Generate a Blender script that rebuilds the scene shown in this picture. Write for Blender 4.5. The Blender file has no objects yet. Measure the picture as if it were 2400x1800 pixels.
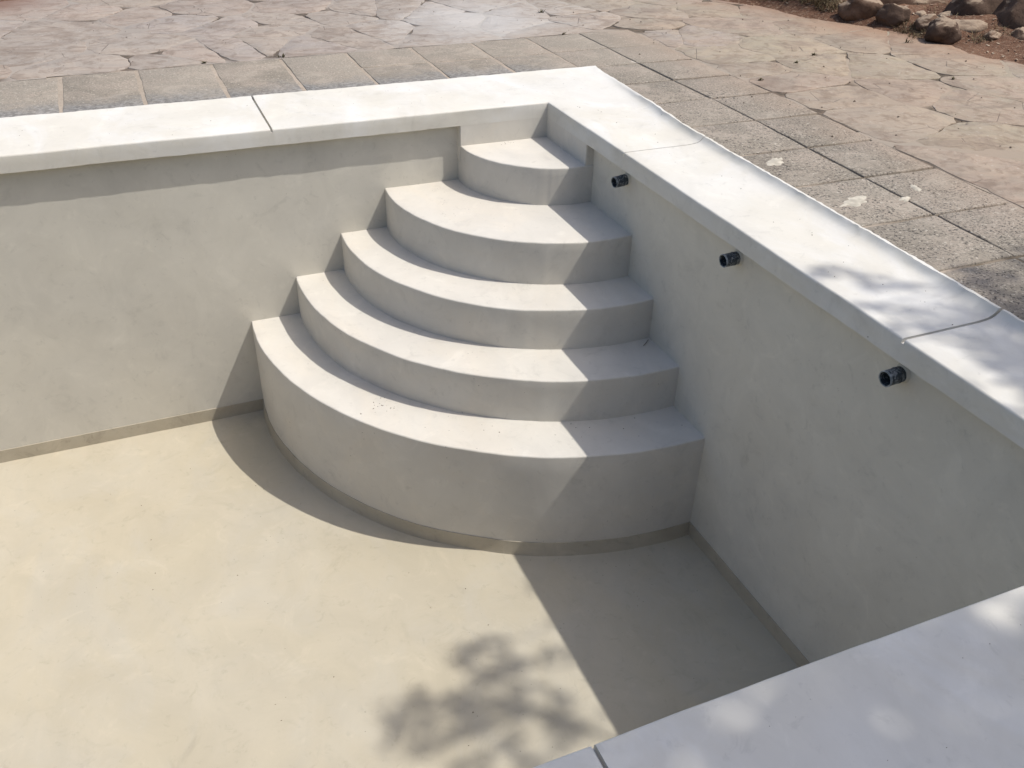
import bpy, bmesh, math, random
from mathutils import Vector, noise, Matrix
random.seed(7)
sc = bpy.context.scene
COL = sc.collection

# ------------------------------------------------------------------ camera
cam_data = bpy.data.cameras.new('camera')
cam = bpy.data.objects.new('camera', cam_data); COL.objects.link(cam)
YAW, PITCH, ROLL = math.radians(23.8112), math.radians(-33.599), math.radians(1.7875)
fwd = Vector((math.sin(YAW)*math.cos(PITCH), math.cos(YAW)*math.cos(PITCH), math.sin(PITCH)))
rgt = Vector((math.cos(YAW), -math.sin(YAW), 0)); upv = rgt.cross(fwd)
r2 = math.cos(ROLL)*rgt + math.sin(ROLL)*upv; u2 = -math.sin(ROLL)*rgt + math.cos(ROLL)*upv
M = Matrix((r2, u2, -fwd)).transposed().to_4x4(); M.translation = Vector((-2.4847, -5.2012, 1.6587))
cam.matrix_world = M
cam_data.sensor_fit = 'HORIZONTAL'; cam_data.sensor_width = 36.0
cam_data.lens = 36.0*2098.57/2400.0
cam_data.clip_start = 0.05; cam_data.clip_end = 2000
sc.camera = cam

# ------------------------------------------------------------------ light
SUN = Vector((0.505, -0.255, 1.0))                # towards the sun
SD = SUN.normalized()
w = bpy.data.worlds.new('World'); sc.world = w; w.use_nodes = True
wn = w.node_tree.nodes; wl = w.node_tree.links
bg = wn['Background']; bg.inputs['Strength'].default_value = 0.16
sky = wn.new('ShaderNodeTexSky'); sky.sky_type = 'NISHITA'; sky.sun_disc = False
sky.sun_elevation = math.asin(SD.z); sky.sun_rotation = math.atan2(SD.x, SD.y)
sky.air_density = 1.0; sky.dust_density = 3.2; sky.ozone_density = 0.8
wl.new(sky.outputs[0], bg.inputs[0])
sl = bpy.data.lights.new('sun', 'SUN'); sl.energy = 3.6; sl.angle = math.radians(0.55); sl.color = (1.0, 0.96, 0.895)
so = bpy.data.objects.new('sun', sl); COL.objects.link(so)
so.rotation_euler = (-SD).to_track_quat('-Z', 'Y').to_euler(); so.location = (6, -4, 10)
vs = sc.view_settings
vs.view_transform = 'Standard'; vs.look = 'None'; vs.exposure = 0.0; vs.gamma = 1.0; vs.use_curve_mapping = False

# ------------------------------------------------------------------ dimensions (metres; pool corner = origin, z = 0 coping)
H = 0.0953; DW = 0.051; WID = 4.2271; LEN = 8.6
ZT = [-0.2243, -0.4597, -0.7212, -0.9730, -1.2385]
ZF = -1.9334; ZB = -1.8430

# ------------------------------------------------------------------ helpers
def nz(x, y, z=0.0): return noise.noise(Vector((x, y, z)))
def tag(o, label=None, cat=None, group=None, kind=None):
    if label: o['label'] = label
    if cat: o['category'] = cat
    if group: o['group'] = group
    if kind: o['kind'] = kind
    return o
def link(name, me, mat, parent=None, sharp=40):
    if mat is not None and not me.materials: me.materials.append(mat)
    for p in me.polygons: p.use_smooth = True
    me.set_sharp_from_angle(angle=math.radians(sharp))
    o = bpy.data.objects.new(name, me); COL.objects.link(o)
    if parent: o.parent = parent
    return o
def pyd(name, vs_, fs_, mat, parent=None, sharp=40, recalc=True):
    me = bpy.data.meshes.new(name); me.from_pydata([tuple(v) for v in vs_], [], fs_)
    if recalc:
        bm = bmesh.new(); bm.from_mesh(me); bmesh.ops.remove_doubles(bm, verts=bm.verts, dist=1e-5)
        bmesh.ops.recalc_face_normals(bm, faces=bm.faces); bm.to_mesh(me); bm.free()
    return link(name, me, mat, parent, sharp)
def empty(name, loc=(0, 0, 0)):
    o = bpy.data.objects.new(name, None); COL.objects.link(o); o.location = loc; o.empty_display_size = 0.2
    return o

class NT:
    def __init__(s, name):
        s.m = bpy.data.materials.new(name); s.m.use_nodes = True
        s.t = s.m.node_tree; s.b = s.t.nodes['Principled BSDF']
        g = s.t.nodes.new('ShaderNodeNewGeometry'); s.pos = g.outputs['Position']
    def n(s, typ, **kw):
        nd = s.t.nodes.new(typ)
        for k, v in kw.items(): setattr(nd, k, v)
        return nd
    def L(s, a, b): s.t.links.new(a, b)
    def noise(s, scale, detail=4, rough=.55, dist=0, vec=None, stretch=None, off=(0, 0, 0), rot=(0, 0, 0)):
        v = vec or s.pos
        if stretch or off != (0, 0, 0):
            mp = s.n('ShaderNodeMapping'); mp.inputs['Scale'].default_value = stretch or (1, 1, 1)
            mp.inputs['Location'].default_value = off; mp.inputs['Rotation'].default_value = rot
            s.L(v, mp.inputs[0]); v = mp.outputs[0]
        nd = s.n('ShaderNodeTexNoise'); s.L(v, nd.inputs['Vector'])
        nd.inputs['Scale'].default_value = scale; nd.inputs['Detail'].default_value = detail
        nd.inputs['Roughness'].default_value = rough; nd.inputs['Distortion'].default_value = dist
        return nd.outputs['Fac']
    def voro(s, scale, vec=None, feature='F1', out='Distance'):
        nd = s.n('ShaderNodeTexVoronoi', feature=feature); s.L(vec or s.pos, nd.inputs['Vector'])
        nd.inputs['Scale'].default_value = scale
        return nd.outputs[out]
    def ramp(s, fac, a, b, va=0.0, vb=1.0):
        nd = s.n('ShaderNodeMapRange', interpolation_type='SMOOTHSTEP'); s.L(fac, nd.inputs[0])
        for i, v in enumerate((a, b, va, vb)): nd.inputs[i+1].default_value = v
        return nd.outputs[0]
    def math(s, op, a, b=None, c=None):
        nd = s.n('ShaderNodeMath', operation=op)
        for i, v in enumerate((a, b, c)):
            if v is None: continue
            if isinstance(v, (int, float)): nd.inputs[i].default_value = v
            else: s.L(v, nd.inputs[i])
        return nd.outputs[0]
    def mix(s, fac, a, b, mode='MIX'):
        nd = s.n('ShaderNodeMix', data_type='RGBA', blend_type=mode)
        for i, v in ((0, fac), (6, a), (7, b)):
            if isinstance(v, (int, float)): nd.inputs[i].default_value = v
            elif isinstance(v, tuple): nd.inputs[i].default_value = (*v, 1)
            else: s.L(v, nd.inputs[i])
        return nd.outputs[2]
    def xyz(s):
        nd = s.n('ShaderNodeSeparateXYZ'); s.L(s.pos, nd.inputs[0]); return nd.outputs
    def bump(s, h, strength, dist, prev=None):
        nd = s.n('ShaderNodeBump'); s.L(h, nd.inputs['Height'])
        nd.inputs['Strength'].default_value = strength; nd.inputs['Distance'].default_value = dist
        if prev: s.L(prev, nd.inputs['Normal'])
        return nd.outputs[0]
    def dist2(s, cx, cy):          # horizontal distance to a world spot
        x, y, z = s.xyz()
        return s.math('SQRT', s.math('ADD', s.math('POWER', s.math('SUBTRACT', x, cx), 2.0), s.math('POWER', s.math('SUBTRACT', y, cy), 2.0)))
    def done(s, col, rough=.8, nrm=None, spec=.3):
        if isinstance(col, tuple): s.b.inputs['Base Color'].default_value = (*col, 1)
        else: s.L(col, s.b.inputs['Base Color'])
        if isinstance(rough, (int, float)): s.b.inputs['Roughness'].default_value = rough
        else: s.L(rough, s.b.inputs['Roughness'])
        s.b.inputs['Specular IOR Level'].default_value = spec
        if nrm: s.L(nrm, s.b.inputs['Normal'])
        return s.m

def plaster(name, c1, c2, c3, pits=.5, wave=.12, patch=.6, mott=.10):
    t = NT(name)
    a = t.noise(.9, 3, .6, .5); b = t.noise(2.4, 5, .66, .9, stretch=(1, .6, 1.2), off=(3, 1, 2))
    col = t.mix(t.ramp(a, .36, .66), c1, c2)
    col = t.mix(t.math('MULTIPLY', t.ramp(b, .42, .72), patch), col, c3)
    # hand-trowelled clouding and faint streaks
    st = t.noise(2.9, 5, .66, .9, stretch=(1, .75, .85), off=(1, 4, 9), rot=(0, .2, .6))
    sm = t.noise(5.2, 6, .70, .8, off=(11, 3, 6)); sf = t.noise(16, 4, .7, .6, off=(2, 13, 4))
    val = t.math('ADD', t.ramp(st, .30, .72, 1-mott*.8, 1+mott*.6), t.ramp(sm, .54, .72, 0, -mott*1.5))
    val = t.math('ADD', val, t.math('ADD', t.ramp(sm, .46, .30, 0, mott*1.1), t.ramp(sf, .58, .70, 0, -mott*1.4)))
    hs = t.n('ShaderNodeHueSaturation'); t.L(col, hs.inputs['Color']); t.L(val, hs.inputs['Value']); col = hs.outputs[0]
    # small pits
    pv = t.voro(24); pit = t.math('MULTIPLY', t.math('LESS_THAN', pv, .075), t.math('GREATER_THAN', b, .60))
    col = t.mix(t.math('MULTIPLY', pit, pits), col, (.18, .165, .14))
    h = t.math('ADD', t.noise(1.9, 2, .5, .3), t.math('MULTIPLY', t.noise(9, 5, .62), .16))
    n = t.bump(h, wave, .05)
    return t.done(col, .68, n, .25)

M_WALL = plaster('grey_microcement', (.59, .56, .485), (.55, .525, .462), (.61, .582, .51), .3, .10, .6, .06)
M_STEP = plaster('pale_microcement', (.60, .572, .512), (.572, .545, .492), (.615, .567, .485), .7, .09, .6, .06)
M_COPE = plaster('coping_microcement', (.62, .60, .55), (.60, .57, .50), (.655, .645, .615), .8, .09, .8, .06)
M_FLOOR = plaster('beige_microcement', (.462, .418, .326), (.454, .406, .306), (.456, .422, .346), .6, .09, .7, .06)
M_BAND = plaster('tan_microcement', (.43, .385, .30), (.40, .355, .275), (.45, .41, .33), .3, .09)

def m_simple(name, col, rough=.8, var=.25, scale=8, bump=.3, bs=40, bd=.004):
    t = NT(name); a = t.noise(scale, 4, .6)
    c = t.mix(t.ramp(a, .3, .7), tuple(v*(1-var) for v in col), tuple(min(1, v*(1+var)) for v in col))
    return t.done(c, rough, t.bump(t.noise(bs, 4, .6), bump, bd))

# concrete paving tile with exposed grit
def tile_mat():
    t = NT('gritty_concrete')
    oi = t.n('ShaderNodeObjectInfo')
    x, y, z = t.xyz()
    base = t.mix(oi.outputs['Random'], (.232, .204, .166), (.285, .252, .208))
    a = t.noise(2.6, 5, .6, .8); base = t.mix(t.ramp(a, .4, .68), base, (.315, .27, .222))
    # grit shows more on the worn tiles by the long side
    worn = t.ramp(t.math('ADD', t.math('MULTIPLY', y, -1.0), t.math('MULTIPLY', t.noise(2.2, 4), 1.2)), -.9, 1.3, .35, 1)
    g1 = t.noise(85, 3, .65); g2 = t.noise(60, 3, .7, off=(4, 4, 4)); g3 = t.noise(7, 3, .6, off=(1, 8, 3))
    dark = t.math('MULTIPLY', t.math('MULTIPLY', t.ramp(g1, .53, .60), worn), t.ramp(g3, .28, .6, .35, 1))
    base = t.mix(t.math('MULTIPLY', dark, .95), base, (.06, .055, .05))
    base = t.mix(t.math('MULTIPLY', t.ramp(g2, .57, .66), .6), base, (.52, .47, .40))
    pf = t.noise(4.2, 6, .72, .8, off=(6, 1, 1)); base = t.mix(t.ramp(pf, .50, .66, 0, .6), base, (.37, .325, .268))
    ps = t.noise(11, 6, .75, .6, off=(1, 1, 8)); base = t.mix(t.math('MULTIPLY', t.ramp(ps, .62, .70), t.ramp(x, .3, .7, .35, .8)), base, (.50, .455, .385))
    # grey cement film left beside the coping
    d = t.math('ADD', y, t.math('MULTIPLY', t.noise(3.1, 5, .65, .6), -.6))
    film = t.math('MULTIPLY', t.ramp(d, .40, .72, 1, 0), t.ramp(x, .1, .6, 1, 0))
    film = t.math('MULTIPLY', film, t.ramp(y, .45, .6))
    base = t.mix(t.math('MULTIPLY', film, .8), base, t.mix(t.ramp(t.noise(34, 4, .7), .35, .65), (.12, .12, .118), (.29, .285, .275)))
    # red earth trodden in on the far side
    red = t.math('MULTIPLY', t.ramp(t.math('ADD', x, t.math('MULTIPLY', t.noise(3, 4), .5)), 1.3, 2.0), .6)
    base = t.mix(red, base, (.31, .23, .17))
    h = t.math('ADD', g1, t.math('MULTIPLY', g2, .6))
    n = t.bump(h, .7, .006); n = t.bump(t.noise(9, 3), .25, .015, n)
    return t.done(base, .9, n, .15)
M_TILE = tile_mat()

BEDP = [(3.05, 2.7), (3.38, 1.89), (3.62, 1.53), (3.84, 1.12), (3.86, .69), (3.95, .42), (3.84, .1), (3.78, -.35), (3.6, -1.2), (3.2, -2.2), (2.9, -3.2), (2.9, -6.5)]
def stone_mat():
    t = NT('flagstone_limestone')
    oi = t.n('ShaderNodeObjectInfo'); base = oi.outputs['Color']
    rnd = t.n('ShaderNodeCombineXYZ'); t.L(t.math('MULTIPLY', oi.outputs['Random'], 37.), rnd.inputs[0]); t.L(oi.outputs['Random'], rnd.inputs[2])
    va = t.n('ShaderNodeVectorMath', operation='ADD'); t.L(t.pos, va.inputs[0]); t.L(rnd.outputs[0], va.inputs[1])
    v = va.outputs[0]
    a = t.noise(2.2, 5, .62, 1.0, vec=v); b = t.noise(9, 6, .68, .8, vec=v); c = t.noise(28, 4, .65, 0, vec=v)
    w1 = t.noise(1.3, 5, .62, 1.0); w2 = t.noise(6, 5, .66, .7, stretch=(1, 1.6, 1))
    x, y, z = t.xyz(); side = t.ramp(t.math('ADD', x, t.math('MULTIPLY', w1, 1.2)), 1.0, 3.0)
    common = t.mix(side, t.mix(t.ramp(w1, .35, .65), (.288, .256, .225), (.318, .277, .238)), t.mix(t.ramp(w1, .35, .65), (.298, .258, .20), (.316, .256, .20)))
    base = t.mix(t.ramp(w2, .3, .7, .55, .95), base, common)
    col = t.mix(t.math('MULTIPLY', t.ramp(a, .38, .68), .45), base, t.mix(1.0, base, (1.28, 1.2, 1.12), 'MULTIPLY'))
    col = t.mix(t.math('MULTIPLY', t.ramp(b, .47, .66), .7), col, t.mix(1.0, base, (.66, .60, .56), 'MULTIPLY'))
    col = t.mix(t.math('MULTIPLY', t.ramp(c, .58, .72), .35), col, (.52, .47, .42))
    # bedding-plane streaks
    st = t.noise(4, 4, .6, 1.4, vec=v, stretch=(.35, 2.4, 1), rot=(0, 0, .5))
    col = t.mix(t.math('MULTIPLY', t.ramp(st, .56, .7), .35), col, (.24, .19, .16))
    ck = t.voro(2.6, v, 'DISTANCE_TO_EDGE'); ckm = t.math('MULTIPLY', t.ramp(ck, 0, .012, 1, 0), t.ramp(t.noise(2.3, 3, vec=v, off=(3, 3, 3)), .52, .6))
    col = t.mix(t.math('MULTIPLY', ckm, .7), col, (.12, .095, .08))
    br = t.noise(1.7, 6, .7, 1.2, stretch=(1, 1.5, 1), off=(8, 2, 1)); col = t.mix(t.math('MULTIPLY', t.ramp(br, .50, .66), .55), col, (.195, .15, .118))
    # paler, greyer patch behind the corner
    d1 = t.dist2(.45, 2.45); pale_mask = t.math('MULTIPLY', t.ramp(t.math('ADD', d1, t.math('MULTIPLY', t.noise(3.2, 5, .6, .5), .9)), .55, 1.45, 1, 0), .62)
    col = t.mix(pale_mask, col, (.46, .45, .435))
    # red soil trodden along the planting bed
    bx = t.math('ADD', t.math('SUBTRACT', x, t.math('MULTIPLY', t.math('SUBTRACT', 1.0, y), .28)), t.math('MULTIPLY', t.noise(2.1, 5, .6), .9))
    soil = t.math('MULTIPLY', t.ramp(bx, 3.35, 4.3), .8)
    col = t.mix(soil, col, (.27, .165, .11))
    d2 = t.dist2(2.15, -2.35); soil2 = t.ramp(t.math('ADD', d2, t.math('MULTIPLY', t.noise(4, 5, .6), .5)), .3, .75, 1, 0)
    col = t.mix(t.math('MULTIPLY', soil2, .85), col, (.20, .115, .08))
    d3 = t.dist2(-3.5, 4.25); soil3 = t.ramp(t.math('ADD', d3, t.math('MULTIPLY', t.noise(4, 5, .6), .5)), .45, 1.1, 1, 0)
    col = t.mix(t.math('MULTIPLY', soil3, .85), col, (.19, .115, .085))
    n = t.bump(a, .45, .04); n = t.bump(st, .5, .016, n); n = t.bump(b, .7, .008, n); n = t.bump(ckm, .6, -.004, n); n = t.bump(c, .4, .002, n)
    return t.done(col, .85, n, .2)
M_STONE = stone_mat()
def mortar_mat():
    t = NT('flagstone_mortar')
    w1 = t.noise(1.3, 5, .62, 1.0); b = t.noise(30, 4, .65); x, y, z = t.xyz()
    side = t.ramp(t.math('ADD', x, t.math('MULTIPLY', w1, 1.2)), 1.0, 3.0)
    col = t.mix(side, t.mix(t.ramp(w1, .35, .65), (.288, .256, .225), (.318, .277, .238)), t.mix(t.ramp(w1, .35, .65), (.298, .258, .20), (.316, .256, .20)))
    d1 = t.dist2(.45, 2.45); col = t.mix(t.ramp(d1, .5, 1.3, .6, 0), col, (.43, .42, .40))
    at = t.n('ShaderNodeAttribute', attribute_name='dirt')
    col = t.mix(t.math('MULTIPLY', at.outputs['Fac'], .8), col, t.mix(t.ramp(b, .4, .6), (.035, .027, .02), (.11, .08, .058)))
    return t.done(col, .95, t.bump(b, .5, .004), .1)
M_MORT = mortar_mat()
def grout_mat():
    t = NT('tile_grout'); a = t.noise(3.2, 5, .66, .5); b = t.noise(60, 3, .65); x, y, z = t.xyz()
    light = t.mix(t.ramp(a, .4, .66), (.33, .28, .225), (.385, .325, .265))
    lj = t.math('ABSOLUTE', t.math('SUBTRACT', x, t.math('ADD', 1.036, t.math('MULTIPLY', t.math('MINIMUM', y, .7), .034))))
    col = t.mix(t.ramp(lj, .03, .05, .9, .0), light, (.13, .105, .08))
    col = t.mix(t.math('MULTIPLY', t.ramp(a, .40, .52, .55, 1), t.ramp(x, .56, .75)), col, (.15, .122, .09))
    col = t.mix(t.math('MULTIPLY', t.ramp(b, .5, .62), .3), col, (.16, .13, .10))
    return t.done(col, .95, t.bump(b, .5, .003), .1)
M_GROUT = grout_mat()
def earth_mat():
    t = NT('red_earth'); a = t.noise(2.2, 6, .65, .6); b = t.noise(34, 5, .7); c = t.noise(110, 3, .7)
    col = t.mix(t.ramp(a, .35, .68), (.105, .055, .036), (.19, .108, .07))
    col = t.mix(t.math('MULTIPLY', t.ramp(b, .5, .66), .6), col, (.32, .23, .165))
    col = t.mix(t.math('MULTIPLY', t.ramp(c, .56, .66), .6), col, (.05, .032, .024))
    n = t.bump(b, .8, .02); n = t.bump(c, .6, .006, n)
    return t.done(col, .97, n, .1)
M_EARTH = earth_mat()
def rock_mat():
    t = NT('weathered_rock'); oi = t.n('ShaderNodeObjectInfo'); base = oi.outputs['Color']
    a = t.noise(6, 6, .65, .8); b = t.noise(30, 5, .7)
    col = t.mix(t.math('MULTIPLY', t.ramp(a, .42, .66), .8), base, t.mix(1.0, base, (.5, .45, .42), 'MULTIPLY'))
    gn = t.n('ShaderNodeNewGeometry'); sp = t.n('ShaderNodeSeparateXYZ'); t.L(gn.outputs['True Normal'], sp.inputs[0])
    pale_mask = t.ramp(t.math('ADD', sp.outputs[2], t.math('MULTIPLY', a, .6)), .95, 1.25)      # sunlit tops painted into the colour: paler on upward faces
    col = t.mix(t.math('MULTIPLY', pale_mask, .8), col, (.36, .28, .205))
    n = t.bump(a, .5, .03); n = t.bump(b, .5, .008, n)
    return t.done(col, .92, n, .15)
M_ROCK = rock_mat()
M_DRY = m_simple('dry_grass', (.15, .115, .065), .9, .4, 30, 0)
M_LITTER = m_simple('dry_leaf_litter', (.40, .33, .25), .9, .5, 60, 0)
M_CRUMB = m_simple('dark_crumb', (.10, .075, .055), .95, .3, 60, 0)
M_BARK = m_simple('bark', (.13, .10, .075), .95, .35, 12, .8, 30, .02)
M_TWIG = m_simple('twig_bark', (.10, .075, .055), .95, .3, 40, .3)
M_SPLASH = m_simple('cement_splash', (.47, .43, .355), .9, .22, 20, .4, 60, .003)
def leaf_mat():
    t = NT('leaf'); oi = t.noise(6, 3)
    col = t.mix(t.ramp(oi, .3, .7), (.045, .075, .025), (.085, .115, .04))
    return t.done(col, .55, None, .4)
M_LEAF = leaf_mat()
def pipe_mat():
    t = NT('dark_pvc'); a = t.noise(60, 5, .7, 1.0); b = t.noise(22, 3, .6, off=(4, 2, 2))
    col = t.mix(t.ramp(a, .50, .60), (.04, .05, .06), (.22, .24, .255))
    col = t.mix(t.math('MULTIPLY', t.ramp(b, .58, .66), .6), col, (.38, .38, .36))
    return t.done(col, .5, t.bump(a, .4, .002), .4)
M_PIPE = pipe_mat()
M_RIM = m_simple('pipe_rim', (.24, .26, .27), .5, .5, 60, 0)
M_PIPEIN = m_simple('pipe_bore', (.018, .02, .022), .6, .2, 30, 0)

# ------------------------------------------------------------------ pool floor and walls
def wavy(v, amp=.0022):
    p = Vector(v); d = noise.noise_vector(p*2.1)*amp + noise.noise_vector(p*9.0)*(amp*.35)
    return p + d
def panel(name, o, ux, uy, nrm, lx, ly, thick, mat, step=.09, parent=None, amp=.0022):
    """a slab whose front face (at o, spanned by ux*lx and uy*ly) carries hand-floated unevenness; nrm points out of the front"""
    nx = max(2, int(lx/step)); ny = max(2, int(ly/step)); V = []; F = []
    o = Vector(o); ux = Vector(ux); uy = Vector(uy); n = Vector(nrm)
    for j in range(ny+1):
        for i in range(nx+1):
            p = o + ux*(lx*i/nx) + uy*(ly*j/ny)
            p = p + n*((wavy(p, amp)-p).dot(n))
            V.append(p)
    W = nx+1
    for j in range(ny):
        for i in range(nx): F.append((j*W+i, j*W+i+1, (j+1)*W+i+1, (j+1)*W+i))
    ring = [i for i in range(W)] + [j*W+nx for j in range(1, ny+1)] + [ny*W+i for i in range(nx-1, -1, -1)] + [j*W for j in range(ny-1, 0, -1)]
    base = len(V)
    for k in ring: V.append(V[k]-n*thick)
    m = len(ring)
    for k in range(m): F.append((ring[k], base+k, base+(k+1) % m, ring[(k+1) % m]))
    F.append(tuple(base+k for k in range(m)))
    return pyd(name, V, F, mat, parent)

floor = panel('pool_floor', (-LEN-.2, -WID-.2, ZF), (1, 0, 0), (0, 1, 0), (0, 0, 1), LEN+.4, WID+.4, .25, M_FLOOR, .12, amp=.003)
tag(floor, kind='structure')
ZW = -H+.012
def pool_wall(o, ux, n, lx, label, band_to=None):
    wl_ = panel('pool_wall', o, ux, (0, 0, 1), n, lx, ZW-(ZF-.2), .22, M_WALL, .09)
    tag(wl_, label, 'wall')
    b0 = Vector(o)+Vector(n)*.005; b0.z = ZF-.06
    panel('skirting_band', b0, ux, (0, 0, 1), n, lx, ZB-(ZF-.06), .02, M_BAND, .09, wl_, .0028)
    return wl_
pool_wall((-LEN, DW, ZF-.2), (1, 0, 0), (0, -1, 0), LEN+DW+.05, 'sunlit grey plaster pool wall behind the curved steps')
pool_wall((DW, DW+.02, ZF-.2), (0, -1, 0), (-1, 0, 0), WID+2*DW+.04, 'shaded grey plaster pool wall with three dark pipe stubs')
pool_wall((DW+.02, -WID-DW, ZF-.2), (-1, 0, 0), (0, 1, 0), LEN+.1, 'near pool wall hidden under the bluish shaded foreground coping')
pool_wall((-LEN, -WID-DW-.02, ZF-.2), (0, 1, 0), (1, 0, 0), WID+2*DW+.04, 'short pool wall at the far left end of the basin')

# ------------------------------------------------------------------ corner steps
steps = empty('corner_steps', (0, 0, ZF)); tag(steps, 'five curved pale plaster steps fanning out of the pool corner', 'steps')
STEPS = [(-.023, -.002, .571), (-.070, -.085, 1.024), (-.095, -.108, 1.302), (-.072, -.109, 1.634), (-.055, -.100, 1.966)]
def step_mesh(i):
    cx, cy, r = STEPS[i]; zt = ZT[i]; zb = (ZT[i+1] if i < 4 else ZF)-.06
    lim = .085
    if i == 0: a0, a1 = math.pi, 1.5*math.pi; a0 += .004; a1 -= .0
    else:
        a0 = math.pi-math.asin((lim-cy)/r); a1 = 1.5*math.pi+math.asin((lim-cx)/r)
    N = 110; br = .009
    prof = [(0, zb)] + [(0, zb+(zt-br-zb)*k/6) for k in range(1, 6)] + [(0, zt-br)] + [(-br*(1-math.cos(q*math.pi/8)), zt-br+br*math.sin(q*math.pi/8)) for q in (1, 2, 3, 4)] + [(-.05, zt)]
    V = []; F = []; K = len(prof); outl = []
    for j in range(N+1):
        a = a0+(a1-a0)*j/N
        wob = .0055*nz(math.cos(a)*3.1*r, math.sin(a)*3.1*r, i*7.3)+.0022*nz(a*13*r, i*3.0)+.0009*nz(a*45*r, i*3.0)
        pts = []
        for k, (dr, z) in enumerate(prof):
            rr = r+dr+wob+.0015*nz(a*6*r, z*9, i)
            zz = z+(.0028*nz(a*5*r, i*5.5, 2.2)+.0009*nz(a*31*r, i, 1.2) if z > zt-.02 else 0)
            x = cx+rr*math.cos(a); y = cy+rr*math.sin(a)
            pts.append((x, y, zz))
        if i == 0 and j in (0, N): pass
        outl.append(pts)
    if i == 0:    # straight cheeks running back to the wall
        first = [(p[0], .085, p[2]) for p in outl[0]]; last = [(.085, p[1], p[2]) for p in outl[-1]]
        outl = [first]+outl+[last]
    NN = len(outl)
    for pts in outl: V += pts
    for j in range(NN-1):
        for k in range(K-1): F.append((j*K+k, (j+1)*K+k, (j+1)*K+k+1, j*K+k+1))
    c = len(V); V.append((.085, .085, zt))
    for j in range(NN-1): F.append((j*K+K-1, (j+1)*K+K-1, c))
    return V, F
for i in range(5):
    V, F = step_mesh(i); s = pyd('step', V, F, M_STEP, None, 50); s.parent = steps; s.matrix_parent_inverse = Matrix.Translation((0, 0, -ZF))
    if i == 4:
        cx, cy, r = STEPS[4]; VB = []; FB = []
        a0 = math.pi-math.asin((.06-cy)/r); a1 = 1.5*math.pi+math.asin((.06-cx)/r); N = 90
        for j in range(N+1):
            a = a0+(a1-a0)*j/N; wob = .0045*nz(math.cos(a)*3.1*r, math.sin(a)*3.1*r, 29.2)
            for rr, z in ((r-.05, ZB), (r+.0045+wob, ZB+.004*nz(a*4, 3)), (r+.010+wob, ZF+.02), (r+.022+wob, ZF-.03)):
                VB.append((cx+rr*math.cos(a), cy+rr*math.sin(a), z))
        for j in range(N):
            for k in range(3): FB.append((j*4+k, (j+1)*4+k, (j+1)*4+k+1, j*4+k+1))
        b = pyd('skirting_band', VB, FB, M_BAND, None, 60); b.parent = s; b.matrix_parent_inverse = Matrix.Identity(4)
# plaster upstands above the top step, flush with the coping face
def box(name, x0, x1, y0, y1, z0, z1, mat, parent=None, bev=.004):
    me = bpy.data.meshes.new(name); bm = bmesh.new(); bmesh.ops.create_cube(bm, size=1)
    for v in bm.verts: v.co = Vector(((x0+x1)/2+(x1-x0)*v.co.x, (y0+y1)/2+(y1-y0)*v.co.y, (z0+z1)/2+(z1-z0)*v.co.z))
    if bev: bmesh.ops.bevel(bm, geom=bm.edges[:], offset=bev, segments=2, affect='EDGES')
    bm.to_mesh(me); bm.free()
    return link(name, me, mat, parent, 40)
for args in ((-.597, .12, .0004, .12), (.0004, .12, -.566, .12)):
    u = box('upstand', *args, ZT[0]-.1, -H+.02, M_STEP, None); u.parent = steps; u.matrix_parent_inverse = Matrix.Translation((0, 0, -ZF))

# ------------------------------------------------------------------ coping
cope = empty('pool_coping', (0, 0, 0)); tag(cope, 'broad white plaster coping slabs running round the pool edge', 'coping')
def lerp(a, b, t): return a+(b-a)*t
def sstep(a, b, x):
    t = min(1, max(0, (x-a)/(b-a))); return t*t*(3-2*t)
def tile_z(x, y):                       # paving level
    return .029*sstep(.9, -.9, y)*sstep(.2, .5, x)-.002
def width(x, y, side):
    if side == 'B': return lerp(.655, .695, min(1, max(0, (x+3.2)/3.9)))
    if side == 'R':
        P = [(.7, .695), (-.09, .60), (-.73, .53), (-1.8, .505), (-3.2, .475), (-9, .47)]
        for (y0, w0), (y1, w1) in zip(P, P[1:]):
            if y >= y1: return lerp(w0, w1, min(1, max(0, (y-y0)/(y1-y0))))
    return .62
def profile(wd, lz, drop=0.0):
    """inner-face bottom, up over the nosing, across the top, up the mortar cove, over the outer lip"""
    b = .011; P = [(.0, -H), (.0, -H*.55), (0, -b)]
    P += [(b*(1-math.cos(q*math.pi/8)), -b+b*math.sin(q*math.pi/8)) for q in (1, 2, 3)]
    P += [(b, 0), (.1, 0), (wd*.35, 0), (wd*.6, 0), (wd-.11, .0), (wd-.075, .001+lz*.04), (wd-.048, .002+lz*.12), (wd-.029, .003+lz*.36), (wd-.016, .003+lz*.72), (wd-.008, .003+lz*1.02), (wd+.007, .003+lz), (wd+.012, lz-.03), (wd+.012, -H)]
    if drop: P = [(max(a, .0003), min(z, -drop) if z > -H+.01 else z) for a, z in P]
    return P
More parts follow.
